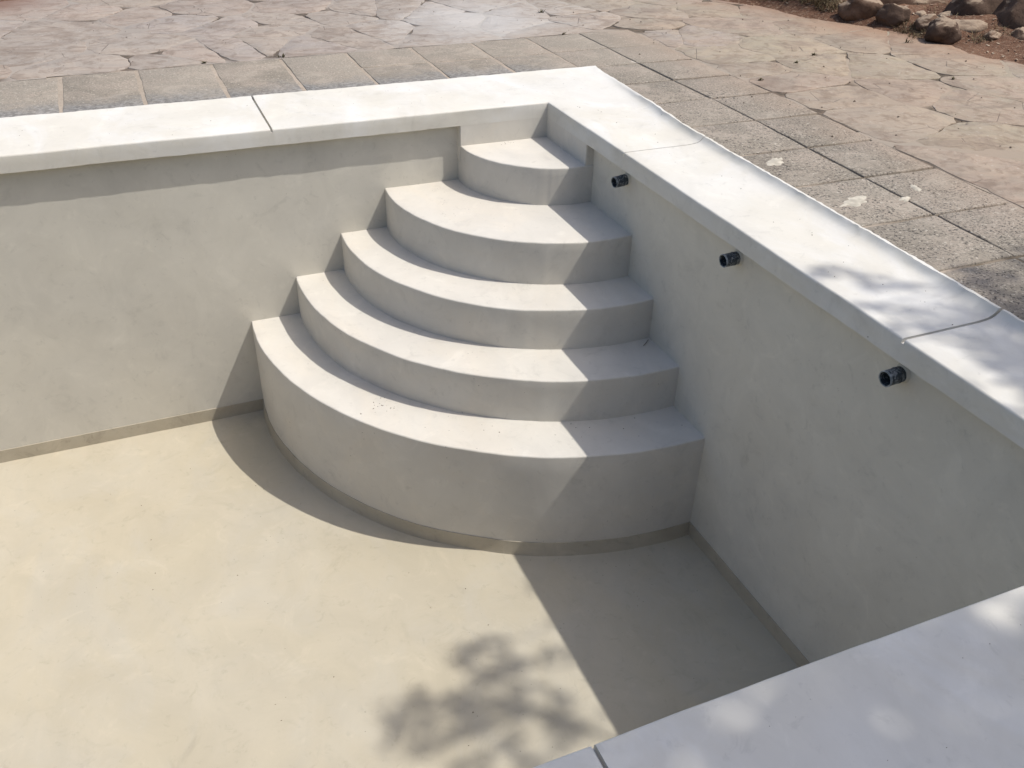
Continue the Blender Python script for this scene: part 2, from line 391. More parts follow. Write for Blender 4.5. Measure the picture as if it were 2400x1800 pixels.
def coping_piece(name, stations, drop=0.0, mat=None):
    V = []; F = []
    for (px, py, nx, ny, side) in stations:
        wd = width(px+nx*.6, py+ny*.6, side) if side != 'R' else width(px, py+ny*.65, 'R')
        lz = .003 if side in 'BFL' else max(.003, .034*sstep(.75, -.5, py+ny*.65))
        for k, (a, z) in enumerate(profile(wd, lz, drop)):
            x = px+nx*a; y = py+ny*a
            d = noise.noise_vector(Vector((x, y, z))*2.3)*.003 + noise.noise_vector(Vector((x, y, z))*11)*.0010
            if k == 0: d += noise.noise_vector(Vector((x, y, 1))*16)*.0022
            if k < 3 and (px > -.66 if side == 'B' else (side == 'R' and py > -.62)): d *= .03
            if k >= 14 and k < 17:
                rg = .003*nz(x*7, y*7, 3)+.009*nz(x*37, y*37, 6); d += Vector((nx*rg, ny*rg, .0015*nz(x*25, y*25)))
            V.append((x+d.x*(abs(nx) > 0), y+d.y*(abs(ny) > 0), z+d.z))
    K = 18; n = len(V)//len(stations); K = n
    for j in range(len(stations)-1):
        for k in range(K): F.append((j*K+k, (j+1)*K+k, (j+1)*K+(k+1) % K, j*K+(k+1) % K))
    F.append(tuple(range(K))); e = (len(stations)-1)*K; F.append(tuple(e+k for k in range(K)))
    return pyd(name, V, F, mat or M_COPE, cope, 46)
def st_B(x0, x1):       # back side, from x0 to x1
    n = max(2, int(abs(x1-x0)/.03)); R = []
    for i in range(n+1):
        x = lerp(x0, x1, i/n); al = max(0, (x+1.0)) if x > -1 else 0
        R.append((x, 0, al, 1, 'B'))
    return R
def st_R(y0, y1):
    n = max(2, int(abs(y1-y0)/.025)); R = []
    for i in range(n+1):
        y = lerp(y0, y1, i/n); al = max(0, y+.9)/.9 if y > -.9 else 0
        be = -max(0, (-y-(WID-.8)))/.8
        R.append((0, y, 1, al+be, 'R'))
    return R
def st_F(x0, x1):
    n = max(2, int(abs(x1-x0)/.04)); R = []
    for i in range(n+1):
        x = lerp(x0, x1, i/n); al = max(0, x+.9)/.9 if x > -.9 else 0
        R.append((x, -WID, al, -1, 'F'))
    return R
JB = -1.745; JR = (-1.005, -3.150); JF = -1.846; g = .0065
coping_piece('coping_slab', st_B(-6.05, -3.90))
coping_piece('coping_slab', st_B(-3.89, JB-g))
tag(coping_piece('coping_slab', st_B(JB+g, 0)+st_R(0, JR[0]+.003)[1:]), 'corner coping slab turning above the top step')
coping_piece('coping_slab', st_R(JR[0]-.003, JR[1]+g))
tag(coping_piece('coping_slab', st_R(JR[1]-g, -WID)+st_F(0, JF+.005)[1:]), 'foreground coping slab in bluish tree shade')
coping_piece('coping_slab', st_F(JF-.005, -4.0))
coping_piece('coping_slab', st_F(-4.01, -6.15))
coping_piece('coping_slab', st_F(-6.16, -LEN))
coping_piece('coping_slab', st_B(-LEN, -6.06))
n = 60; coping_piece('coping_slab', [(-LEN, lerp(-WID-.6, .6, i/n), -1, 0, 'L') for i in range(n+1)])
for stn in (st_B(JB-g-.002, JB+g+.002), st_R(JR[0]+.005, JR[0]-.005), st_R(JR[1]+g+.002, JR[1]-g-.002), st_F(JF+.007, JF-.007), st_B(-3.902, -3.888), st_F(-3.998, -4.012)):
    coping_piece('joint_mortar', stn, .020, M_COPE)

# ------------------------------------------------------------------ pipe stubs
def pipe(y, z, label, rx=0, rz=1.5):
    root = empty('pipe_stub', (DW, y, z)); R0, L0, K = .0315, .086, 28
    def tube(prof, name, mat, parent, jag=0):
        V = []; F = []
        for q in range(K):
            a = 2*math.pi*q/K
            for k, (x, r) in enumerate(prof):
                xx = -x
                rr = r*(1+.02*nz(math.cos(a)*2, math.sin(a)*2, y+k)*(1 if r > .03 else 0))
                if x >= L0-.002 and jag: xx -= jag*nz(math.cos(a)*3, math.sin(a)*3, y)
                V.append((xx, rr*math.cos(a), rr*math.sin(a)))
        n_ = len(prof)
        for q in range(K):
            for k in range(n_-1): F.append((q*n_+k, ((q+1) % K)*n_+k, ((q+1) % K)*n_+k+1, q*n_+k+1))
        return pyd(name, V, F, mat, parent, 35)
    p = tube([(-.06, R0), (.03, R0), (L0, R0), (L0, R0-.0035), (-.05, R0-.0035)], 'pipe', M_PIPE, root, .003)
    tube([(L0-.05, R0-.0043), (-.05, R0-.0045), (-.05, .0005)], 'bore', M_PIPEIN, p)
    tube([(L0-.006, R0+.0004), (L0+.001, R0+.0012), (L0+.003, R0-.001), (L0+.001, R0-.004)], 'rim', M_RIM, p, .003)
    tube([(.028, R0+.0002), (.030, R0+.0016), (.034, R0+.0016), (.036, R0+.0002)], 'thread', M_PIPE, p)
    tube([(-.01, R0+.012), (.002, R0+.008), (.009, R0+.003), (.013, R0-.001)], 'plaster_fillet', M_WALL, root)
    root.rotation_euler = (math.radians(rx), math.radians(-2-rz*.8), math.radians(rz))
    tag(root, label, 'pipe', 'pipe stubs in the right-hand pool wall')
pipe(-.985, -.166, 'dark pipe stub in the pool wall nearest the steps', 40, 3.5)
pipe(-2.070, -.164, 'middle dark pipe stub below the white coping', 110, .5)
pipe(-3.150, -.163, 'dark pipe stub nearest the camera at the right edge')

# ------------------------------------------------------------------ ground sheets
def sheet_ring(name, outer, inner, z, mat):
    X = [outer[0], inner[0], inner[1], outer[1]]; Y = [outer[2], inner[2], inner[3], outer[3]]
    V = [(x, y, z) for y in Y for x in X]; F = []
    for j in range(3):
        for i in range(3):
            if (i, j) != (1, 1): F.append((j*4+i, j*4+i+1, (j+1)*4+i+1, (j+1)*4+i))
    o = pyd(name, V, F, mat); tag(o, kind='structure'); return o
sheet_ring('ground', (-400, 400, -400, 400), (-LEN-.3, .33, -WID-.3, .33), -.095, M_EARTH)

# slab from an outline: bevelled, slightly tilted, ragged edges
def slab(name, poly, zf, thick, mat, parent, seed, ragged=.004, seg=.06, bev=.006, tilt=.002, color=None):
    pts = []
    n_ = len(poly)
    for i in range(n_):
        a = Vector(poly[i]); b = Vector(poly[(i+1) % n_]); m = max(1, int((b-a).length/seg))
        for k in range(m): pts.append(a.lerp(b, k/m))
    c = sum(pts, Vector((0, 0)))/len(pts)
    out = []
    for p in pts:
        d = noise.noise_vector(Vector((p.x*5, p.y*5, seed)))*ragged*1.6+noise.noise_vector(Vector((p.x*19, p.y*19, seed)))*ragged
        out.append(Vector((p.x+d.x, p.y+d.y)))
    tx = random.uniform(-tilt, tilt); ty = random.uniform(-tilt, tilt); dz = random.uniform(-tilt, tilt)*.7
    V = []; F = []
    rings = ((1, -thick), (1, -bev*.8), (.55, -bev*.2), (0, 0)); R = len(out)
    for f, dzz in rings:
        for p in out:
            q = c+(p-c)*max(.1, 1-(1-f)*bev*1.3/max(.03, (p-c).length))
            zz = zf(q.x, q.y)+dz+tx*(q.x-c.x)*3+ty*(q.y-c.y)*3
            V.append((q.x, q.y, zz+dzz+(.0018*nz(q.x*12, q.y*12, seed) if f < 1 else 0)))
    for r in range(3):
        for k in range(R): F.append((r*R+k, r*R+(k+1) % R, (r+1)*R+(k+1) % R, (r+1)*R+k))
    F.append(tuple(3*R+k for k in range(R)))
    o = pyd(name, V, F, mat, parent, 60)
    if color: o.color = (*color, 1)
    return o
def clip(poly, nx, ny, d):              # keep nx*x+ny*y <= d
    out = []
    for i in range(len(poly)):
        a = poly[i]; b = poly[(i+1) % len(poly)]
        da = nx*a[0]+ny*a[1]-d; db = nx*b[0]+ny*b[1]-d
        if da <= 0: out.append(a)
        if (da < 0 < db) or (db < 0 < da):
            t = da/(da-db); out.append((a[0]+(b[0]-a[0])*t, a[1]+(b[1]-a[1])*t))
    return out

# ------------------------------------------------------------------ concrete tile border
def grid_sheet(name, x0, x1, y0, y1, step, zf, keep, mat, dirt=None):
    nx = int((x1-x0)/step); ny = int((y1-y0)/step); idx = {}; V = []; F = []
    def vid(i, j):
        if (i, j) not in idx:
            x = x0+i*step; y = y0+j*step; idx[(i, j)] = len(V); V.append((x, y, zf(x, y)))
        return idx[(i, j)]
    for j in range(ny):
        for i in range(nx):
            if keep(x0+(i+.5)*step, y0+(j+.5)*step): F.append((vid(i, j), vid(i+1, j), vid(i+1, j+1), vid(i, j+1)))
    o = pyd(name, V, F, mat, None, 80, dirt is None)
    if dirt:
        at = o.data.attributes.new('dirt', 'FLOAT', 'POINT')
        for i_, v in enumerate(o.data.vertices): at.data[i_].value = dirt(v.co.x, v.co.y)
    return o
def xr(x, y): return x+.034*(y-.7) if y < .7 else x          # the long-side columns run slightly off the pool axis
YO = lambda x: 1.60+.045*(x+1.2)                             # outer line of the border behind the pool
border = grid_sheet('tile_border', -9.0, 1.72, -6.2, 1.84, .04, lambda x, y: tile_z(x, y)-.0045-.004*sstep(.6, .8, x)+.003*nz(x*7, y*7),
                    lambda x, y: (y > width(x, 0, 'B')+.016 or x > width(0, y, 'R')+.016) and (x < 1.53+.034*min(0, y-.7)) and y < YO(x)+.02, M_GROUT)
tag(border, kind='structure')
XJ = [-2.85-.485*k for k in range(12, 0, -1)]+[-2.85, -2.375, -1.88, -1.40, -.915, -.41, .085, .575, 1.06, 1.535]
tn = 0; tiles = {}
for a, b in zip(XJ, XJ[1:]):
    g0 = .012 if a < .5 else .006
    x0, x1 = a+g0, b-g0
    wi = lambda x: (width(x, 0, 'B') if x < .66 else .70)-.004
    if a >= .5: rows = [(.705, 1.165), (1.178, None)]
    elif a > -.95: rows = [(None, 1.150), (1.164, None)]
    else: rows = [(None, None)]
    for lo, hi in rows:
        f = (lambda x: lo) if lo else wi
        h_ = (lambda x: hi) if hi else (lambda x: YO(x)-.008)
        poly = [(x0, f(x0)), (x1, f(x1)), (x1, h_(x1)), (x0, h_(x0))]
        slab('concrete_tile', poly, tile_z, .03, M_TILE, border, tn, .0035, .05, .006, .0018); tn += 1
YJ = [.698, .19, -.31, -.81, -1.325, -1.81, -2.32, -2.80, -3.29, -3.78, -4.27, -4.76, -5.25, -5.74]
for b, a in zip(YJ, YJ[1:]):
    y0, y1 = a+.009, b-.009
    for c in (0, 1):
        dy = -.02*c
        L0 = (lambda y: width(0, y, 'R')+.001) if c == 0 else (lambda y: xr(1.06, y)+.007)
        R0 = (lambda y: xr(1.06, y)-.007) if c == 0 else (lambda y: xr(1.535, y)-.006)
        poly = [(L0(y0), y0), (R0(y0), y0+dy*.5), (R0(y1), y1+dy*.5), (L0(y1), y1)]
        o = slab('concrete_tile', poly, tile_z, .03, M_TILE, border, tn, .0035, .05, .006, .0022); tn += 1; tiles[(c, YJ.index(b))] = o
def splash(x, y, rx, ry, rot, par):
    V = [(x, y, tile_z(x, y)+.006)]; K = 30
    for k in range(K):
        a = 2*math.pi*k/K; f = 1+.45*nz(math.cos(a)*2, math.sin(a)*2, x*9)+.4*nz(math.cos(a)*6, math.sin(a)*6, y*3)
        for s_, dz in ((.6, .0055), (1, .0005)):
            px = rx*f*s_*math.cos(a); py = ry*f*s_*math.sin(a)
            V.append((x+px*math.cos(rot)-py*math.sin(rot), y+px*math.sin(rot)+py*math.cos(rot), tile_z(x, y)+dz))
    F = []
    for k in range(K):
        q = (k+1) % K; F.append((0, 1+2*k, 1+2*q)); F.append((1+2*k, 2+2*k, 2+2*q, 1+2*q))
    pyd('cement_splash', V, F, M_SPLASH, par, 80)
splash(.665, -1.47, .085, .040, .5, tiles[(0, 4)]); splash(.70, -2.06, .10, .042, .35, tiles[(0, 5)]); splash(.96, -2.12, .04, .02, .3, tiles[(0, 5)])
splash(1.12, -2.02, .05, .02, 1.2, tiles[(1, 5)])
# ------------------------------------------------------------------ flagstone terrace
PINK = (.32, .25, .21); GREY = (.30, .265, .23); LAV = (.28, .252, .245); TAN = (.32, .262, .20); OCH = (.32, .275, .195); PALE = (.38, .358, .335); ROSE = (.325, .245, .195)
seeds = []
for col, L in ((OCH, [(2.44, .82), (2.68, .01), (2.37, .25), (1.81, .65), (2.08, -1.62)]), (ROSE, [(1.83, -.12), (2.44, -.62), (2.62, -.95), (3.14, -.77), (1.47+.25, -1.95), (4.26, 1.39)]),
               (TAN, [(1.88, -.56), (1.85, -1.03), (3.38, -.11), (3.55, .55), (3.26, .8), (3.19, 1.36), (1.71, 1.78), (2.72, 2.23), (1.77, .29)]),
               (LAV, [(1.99, 1.34), (1.72, 1.47), (-1.68, 1.98), (-1.17, 1.93), (-1.97, 2.99), (-1.58, 2.7)]),
               (PINK, [(3.14, 1.97), (3.9, 1.91), (-1.96, 1.92), (-2.65, 3.55), (-3.13, 3.75), (-1.72, 3.5), (-2.24, 3.31), (-.9, 3.28)]),
               (GREY, [(-3.04, 2.29), (-2.86, 2.95), (-2.31, 2.22), (-1.4, 2.03), (-2.63, 1.78), (-2.19, 1.73), (-1.31, 2.46), (-1.12, 2.82), (-.71, 2.89), (-.78, 2.14), (-.07, 2.99), (-.48, 3.1), (.86, 1.86), (2.07, 2.35), (1.84, 2.78)]),
               (PALE, [(-.48, 2.22), (.14, 2.86), (.23, 2.44), (-.04, 1.98), (.67, 2.19), (.97, 2.63), (1.38, 2.15), (.69, 3.05), (1.31, 2.62)])):
    for p in L: seeds.append((p, col))
cols = [PINK, GREY, GREY, TAN, LAV, ROSE]
tries = 0
while tries < 4000:
    tries += 1
    p = (random.uniform(-5.8, 5.6), random.uniform(-5.5, 5.4))
    if not (p[1] > 1.85 or p[0] > 1.65): continue
    if min((p[0]-q[0][0])**2+(p[1]-q[0][1])**2 for q in seeds) < .58**2: continue
    seeds.append((p, random.choice(cols)))
def bed_side(x, y):                     # >0 inside the planting bed
    if y > BEDP[0][1]: xb = BEDP[0][0]-(y-BEDP[0][1])*.3
    elif y < BEDP[-1][1]: xb = BEDP[-1][0]
    else:
        for (xa, ya), (xc, yc) in zip(BEDP, BEDP[1:]):
            if yc <= y <= ya: xb = lerp(xc, xa, (y-yc)/(ya-yc)); break
    return x-xb
def mort(x, y): return max(-.9, min(.5, nz(x*1.9, y*1.9, 4)*1.5+.55*nz(x*6, y*6, 1)+.12))
terr = grid_sheet('flagstone_terrace', -6.4, 5.6, -6.2, 5.9, .035, lambda x, y: tile_z(min(x, 3), y)-.0032+.0056*mort(x, y),
                  lambda x, y: (y > YO(x)-.005 or x > 1.522+.034*min(0, y-.7)) and bed_side(x, y) < .7, M_MORT, lambda x, y: sstep(.12, -.35, mort(x, y)))
tag(terr, kind='structure')
S2 = [s[0] for s in seeds]
for i, (p, colr) in enumerate(seeds):
    if bed_side(*p) > .55: continue
    poly = [(p[0]-1.1, p[1]-1.1), (p[0]+1.1, p[1]-1.1), (p[0]+1.1, p[1]+1.1), (p[0]-1.1, p[1]+1.1)]
    for j, q in enumerate(S2):
        if j == i: continue
        dx, dy = q[0]-p[0], q[1]-p[1]; dd = math.hypot(dx, dy)
        if dd > 2.6: continue
        gap = .0025+.008*abs(math.sin((min(i, j)*12.9+max(i, j)*78.2)))**3
        nx, ny = dx/dd, dy/dd
        poly = clip(poly, nx, ny, nx*(p[0]+q[0])/2+ny*(p[1]+q[1])/2-gap)
    if p[0] < 1.60: poly = clip(poly, .045, -1, -(1.60+.045*1.2)-.012)
    elif p[1] < 1.7: poly = clip(poly, -1, .034, -(1.535-.034*.7)-.012)
    else: poly = clip(poly, -1, -1, -3.30)
    if len(poly) < 3: continue
    # knock the sharp corners off
    q = []
    for k in range(len(poly)):
        a = Vector(poly[k-1]); b = Vector(poly[k]); c = Vector(poly[(k+1) % len(poly)])
        q.append(b+(a-b)*min(.28, .07/max(.01, (a-b).length))); q.append(b+(c-b)*min(.28, .07/max(.01, (c-b).length)))
    area = abs(sum(q[k-1].x*q[k].y-q[k].x*q[k-1].y for k in range(len(q))))/2
    if area < .012: continue
    f = random.uniform(.9, 1.1); cc = tuple(v*f for v in colr)
    slab('flagstone', [(v.x, v.y) for v in q], lambda x, y: tile_z(min(x, 3), y)+.0008, .03, M_STONE, terr, i*1.7, .016, .05, .004, .0008, cc)

# ------------------------------------------------------------------ red earth planting bed, rocks, litter
MOUNDS = [(3.80, 1.35, .2), (4.0, 1.15, .2), (4.05, .62, .2), (4.35, .5, .2), (4.75, .75, .35), (4.4, 1.4, .3), (3.68, 1.75, .18), (3.58, 2.1, .2)]
def earth_h(x, y):
    d = bed_side(x, y)+.16*nz(x*2.1, y*2.1, 8)+.07*nz(x*7, y*7, 2)
    return .012+.11*sstep(-.12, .5, d)-.05*sstep(.0, -.25, d)+.16*sstep(.5, 3, d)+.018*nz(x*4, y*4, 5)*sstep(-.1, .3, d)+.008*nz(x*17, y*17, 3)+sum(.055*math.exp(-((x-a)**2+(y-b)**2)/(c*c)) for a, b, c in MOUNDS)*sstep(-.2, .12, d)
bed = grid_sheet('earth_bed', 2.5, 9.0, -6.0, 6.0, .06, earth_h, lambda x, y: bed_side(x, y) > -.25, M_EARTH); tag(bed, kind='structure')
def earth2(x, y): 
    d = (y-4.12)*.8-(x+3.05)*.45+.12*nz(x*3, y*3)
    return -.03+.09*sstep(-.1, .6, d)+.01*nz(x*9, y*9)
bed2 = grid_sheet('earth_patch', -6.2, -2.2, 3.6, 6.4, .06, earth2, lambda x, y: True, M_EARTH); tag(bed2, kind='structure')
def rock(x, y, sx, sy, sz, rz, col, label, seed, sink=.35):
    me = bpy.data.meshes.new('rock'); bm = bmesh.new(); bmesh.ops.create_icosphere(bm, subdivisions=4, radius=1)
    R = Matrix.Rotation(rz, 3, 'Z')
    for v in bm.verts:
        p = v.co.copy(); o_ = Vector((seed*3.1, seed*1.7, seed))
        # blocky: flatten towards a few random planes
        for k in range(9):
            rn = random.Random(seed*100+k); nrm = Vector((rn.uniform(-1, 1), rn.uniform(-1, 1), rn.uniform(-.6, 1))).normalized()
            d = p.dot(nrm); lim_ = .70+.2*rn.random()
            if d > lim_: p -= nrm*(d-lim_)*.85
        p *= 1+.16*noise.noise(p*1.6+o_)+.06*noise.noise(p*4.5+o_)+.025*noise.noise(p*13+o_)
        v.co = R @ Vector((p.x*sx, p.y*sy, p.z*sz))
    bm.to_mesh(me); bm.free()
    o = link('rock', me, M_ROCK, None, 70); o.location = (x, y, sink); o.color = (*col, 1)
    tag(o, label, 'rock', 'rocks edging the planting bed')
BR = (.145, .094, .066); SA = (.27, .20, .145); DK = (.10, .067, .050)
rock(3.74, 1.42, .20, .14, .15, -.5, BR, 'blocky brown rock with a sunlit top beside the dry grass', 1, .10)
rock(3.83, 1.13, .14, .11, .11, -.6, DK, 'low dark rock just right of the blocky one', 2, .09)
rock(4.20, 1.40, .44, .18, .19, -.42, BR, 'long dark rock lying behind the others at the top edge', 3, .12)
rock(3.86, .56, .16, .14, .13, .2, DK, 'dark rounded rock poking out at the terrace edge', 4, .07)
rock(4.16, .58, .22, .16, .11, -.3, SA, 'pale sandy rock touching the dark rounded one', 5, .06)
rock(4.44, .84, .27, .22, .26, -.3, DK, 'large dark rounded boulder in the red earth', 6, .15)
rock(4.56, .42, .28, .24, .25, .3, DK, 'dark boulder cut by the right edge of the picture', 7, .15)
rock(4.85, .80, .24, .2, .26, -.2, SA, 'sunlit boulder in the top right corner', 8, .2)
rock(4.10, 2.10, .22, .15, .15, .1, BR, 'small brown rock behind the dry grass', 9, .1)
rock(4.07, 1.04, .10, .08, .06, .7, SA, 'small sandy stone between the low dark rock and the boulder', 11, .08)
rock(3.98, .86, .13, .10, .09, .4, BR, 'brown stone in the dry grass left of the dark rounded rock', 14, .06)
rock(4.20, .88, .11, .09, .07, 1.1, SA, 'sandy stone in front of the large dark boulder', 15, .09)
rock(4.30, .16, .14, .11, .10, .2, BR, 'brown stone at the right edge below the dark boulder', 16, .08)
rock(3.66, 1.80, .12, .10, .08, .2, BR, 'brown stone half hidden in the dry grass', 17, .05)
rock(4.12, .30, .09, .07, .06, .9, BR, 'small brown stone below the pale sandy rock', 13, .07)

def blades(name, spots, mat, label, cat):
    V = []; F = []
    for (x, y, r, n_, h, lean) in spots:
        for k in range(n_):
            a = random.uniform(0, 2*math.pi); rr = r*math.sqrt(random.random()); px = x+rr*math.cos(a); py = y+rr*math.sin(a)
            zb = max(earth_h(px, py) if bed_side(px, py) > -.25 else 0, tile_z(px, py))-.004
            d = random.uniform(0, 2*math.pi); hh = h*random.uniform(.4, 1.2); ln = hh*random.uniform(.2, 1)*lean; wd = random.uniform(.0012, .0028)
            sx, sy = -math.sin(d)*wd, math.cos(d)*wd; b = len(V)
            for t_, w_ in ((0, 1), (.5, .8), (1, .1)):
                cx, cy, cz = px+math.cos(d)*ln*t_**1.6, py+math.sin(d)*ln*t_**1.6, zb+hh*t_*(1-.25*t_*lean)
                V.append((cx-sx*w_, cy-sy*w_, cz)); V.append((cx+sx*w_, cy+sy*w_, cz))
            F.append((b, b+1, b+3, b+2)); F.append((b+2, b+3, b+5, b+4))
    o = pyd(name, V, F, mat, None, 60, False); tag(o, label, cat, kind='stuff'); return o
blades('dry_grass', [(3.60, 1.92, .16, 620, .13, 1.2), (3.62, 1.70, .13, 420, .11, 1.3), (3.55, 2.15, .16, 620, .14, 1.2), (3.42, 2.35, .15, 300, .12, 1.2), (3.84, .95, .10, 190, .07, 1.5), (3.80, .76, .09, 150, .06, 1.5), (4.04, .33, .10, 110, .07, 1.5), (4.3, .3, .15, 80, .06, 1.4), (4.3, .85, .25, 110, .05, 1.5), (4.3, 1.2, .2, 90, .05, 1.5)], M_DRY, 'dry straw coloured grass along the earth bed and rocks', 'grass')
V = []; F = []
for k in range(1300):
    x = random.uniform(3.4, 5.8); y = random.uniform(-1.0, 2.4)
    if bed_side(x, y) < -.06*random.random(): continue
    z = earth_h(x, y)+.004; a = random.uniform(0, 6.28); L = random.uniform(.008, .024); W_ = L*random.uniform(.2, .5); t_ = random.uniform(-.4, .4)
    b = len(V)
    for u_, v_ in ((-L, 0), (0, -W_), (L, 0), (0, W_)): V.append((x+u_*math.cos(a)-v_*math.sin(a), y+u_*math.sin(a)+v_*math.cos(a), z+.004+u_*t_*.5))
    F.append((b, b+1, b+2, b+3))
o = pyd('leaf_litter', V, F, M_LITTER, None, 60, False); tag(o, 'scattered dry leaf and bark bits on the red earth', 'litter', kind='stuff')

# weeds rooted in the joints
def weed(x, y, n_, h, label):
    V = []; F = []
    for k in range(n_):
        d = random.uniform(0, 6.28); hh = h*random.uniform(.5, 1.2); ln = hh*random.uniform(.3, 1.4); px = x+random.gauss(0, h*.35); py = y+random.gauss(0, h*.1)
        zb = tile_z(min(px, 3), py)-.002; b = len(V)
        for t_, w_ in ((0, .002), (.5, .0035), (1, .0006)):
            cx, cy, cz = px+math.cos(d)*ln*t_, py+math.sin(d)*ln*t_, zb+hh*t_*(1.2-.4*t_)
            V.append((cx+math.sin(d)*w_, cy-math.cos(d)*w_, cz)); V.append((cx-math.sin(d)*w_, cy+math.cos(d)*w_, cz))
        F.append((b, b+1, b+3, b+2)); F.append((b+2, b+3, b+5, b+4))
    o = pyd('weed_tuft', V, F, M_DRY2, None, 60, False); tag(o, label, 'weed', 'weeds in the paving joints')
M_DRY2 = m_simple('withered_weed', (.085, .075, .035), .9, .4, 30, 0)
weed(1.10, 2.52, 22, .035, 'withered weed on the pale flagstones behind the pool corner')
weed(.92, 1.70, 18, .025, 'withered weed at the edge of the tile border behind the corner')
weed(-1.38, 1.61, 12, .03, 'withered weed between tile border and lavender flagstones')
weed(-1.92, 1.60, 14, .02, 'small withered weed beside the pink flagstone at left')
weed(2.50, .50, 30, .022, 'dark withered weed in a joint of the ochre flagstones')
weed(1.62, -.02, 26, .022, 'dark withered weed beside the rosy flagstone')
weed(2.2, .33, 20, .02, 'dark dry weed below the ochre flagstone')
weed(2.95, -.45, 18, .02, 'tiny dry weed between flagstones far to the right')
weed(3.55, .62, 14, .05, 'spindly dry weed lying near the dark rounded rock')

# crumbs of soil swept onto steps, coping and terrace
V = []; F = []
def crumb(x, y, z, s_):
    b = len(V)
    for dx, dy, dz in ((-1, -.6, 0), (1, -.4, 0), (.1, 1, 0), (0, 0, .9)):
        V.append((x+dx*s_*random.uniform(.5, 1.2), y+dy*s_*random.uniform(.5, 1.2), z+dz*s_*random.uniform(.5, 1)))
    F.extend([(b, b+1, b+3), (b+1, b+2, b+3), (b+2, b, b+3), (b, b+2, b+1)])
def spread(cx, cy, z, n_, r, s0, s1):
    for k in range(n_): crumb(cx+random.gauss(0, r), cy+random.gauss(0, r), z, random.uniform(s0, s1))
spread(-.28, -.03, ZT[0], 10, .045, .002, .0045); spread(-1.50, -1.17, ZT[4], 16, .045, .002, .006); spread(-1.0, -1.56, ZT[4], 4, .05, .003, .006)
spread(-.62, -1.72, ZT[4], 7, .07, .003, .006); spread(-.86, -.46, ZT[1], 6, .05, .002, .004); spread(-.25, -1.85, ZT[4], 4, .1, .003, .005); spread(-.5, -.85, ZT[1], 6, .2, .002, .0035)
spread(-1.0, -1.35, ZT[3], 6, .3, .002, .003)
for k in range(26): crumb(random.uniform(-3.2, -1.2), random.uniform(-3.2, -.4), ZF+.002, random.uniform(.0025, .005))
for k in range(40): crumb(random.uniform(-3.3, .4), random.uniform(.06, .55), .001, random.uniform(.0015, .004))
for k in range(34): crumb(random.uniform(.04, .38), random.uniform(-3.3, .3), .001, random.uniform(.0015, .0045))
for k in range(24): crumb(random.uniform(-1.9, -.4), random.uniform(-4.6, -4.26), .001, random.uniform(.001, .0025))
for k in range(130):
    x = random.uniform(1.1, 3.7); y = random.uniform(-2.0, 2.6); crumb(x, y, tile_z(min(x, 3), y)+.003, random.uniform(.003, .011))
for k in range(70):
    x = random.uniform(-3.2, 1.2); y = random.uniform(1.6, 3.6); crumb(x, y, .003, random.uniform(.003, .008))
o = pyd('soil_crumbs', V, F, M_CRUMB, None, 30, False); tag(o, 'dark crumbs of soil scattered on steps, coping and flagstones', 'crumbs', kind='stuff')

def tube_path(pts, rad, K=6):
    V = []; F = []; n_ = len(pts)
    for i, p in enumerate(pts):
        p = Vector(p); d = (Vector(pts[min(i+1, n_-1)])-Vector(pts[max(i-1, 0)])).normalized()
        a = d.orthogonal().normalized(); b = d.cross(a)
        for k in range(K):
            q = 2*math.pi*k/K; V.append(p+(a*math.cos(q)+b*math.sin(q))*rad[i])
    for i in range(n_-1):
        for k in range(K): F.append((i*K+k, i*K+(k+1) % K, (i+1)*K+(k+1) % K, (i+1)*K+k))
    F.append(tuple(range(K-1, -1, -1))); F.append(tuple((n_-1)*K+k for k in range(K)))
    return V, F
V, F = tube_path([(-.03, -1.48, ZT[3]+.003), (-.005, -1.465, ZT[3]+.006), (.025, -1.44, ZT[3]+.009)], [.0015, .0018, .0012])
o = pyd('twig', V, F, M_TWIG); tag(o, 'tiny dark twig lying on the fourth step by the shaded wall', 'twig')

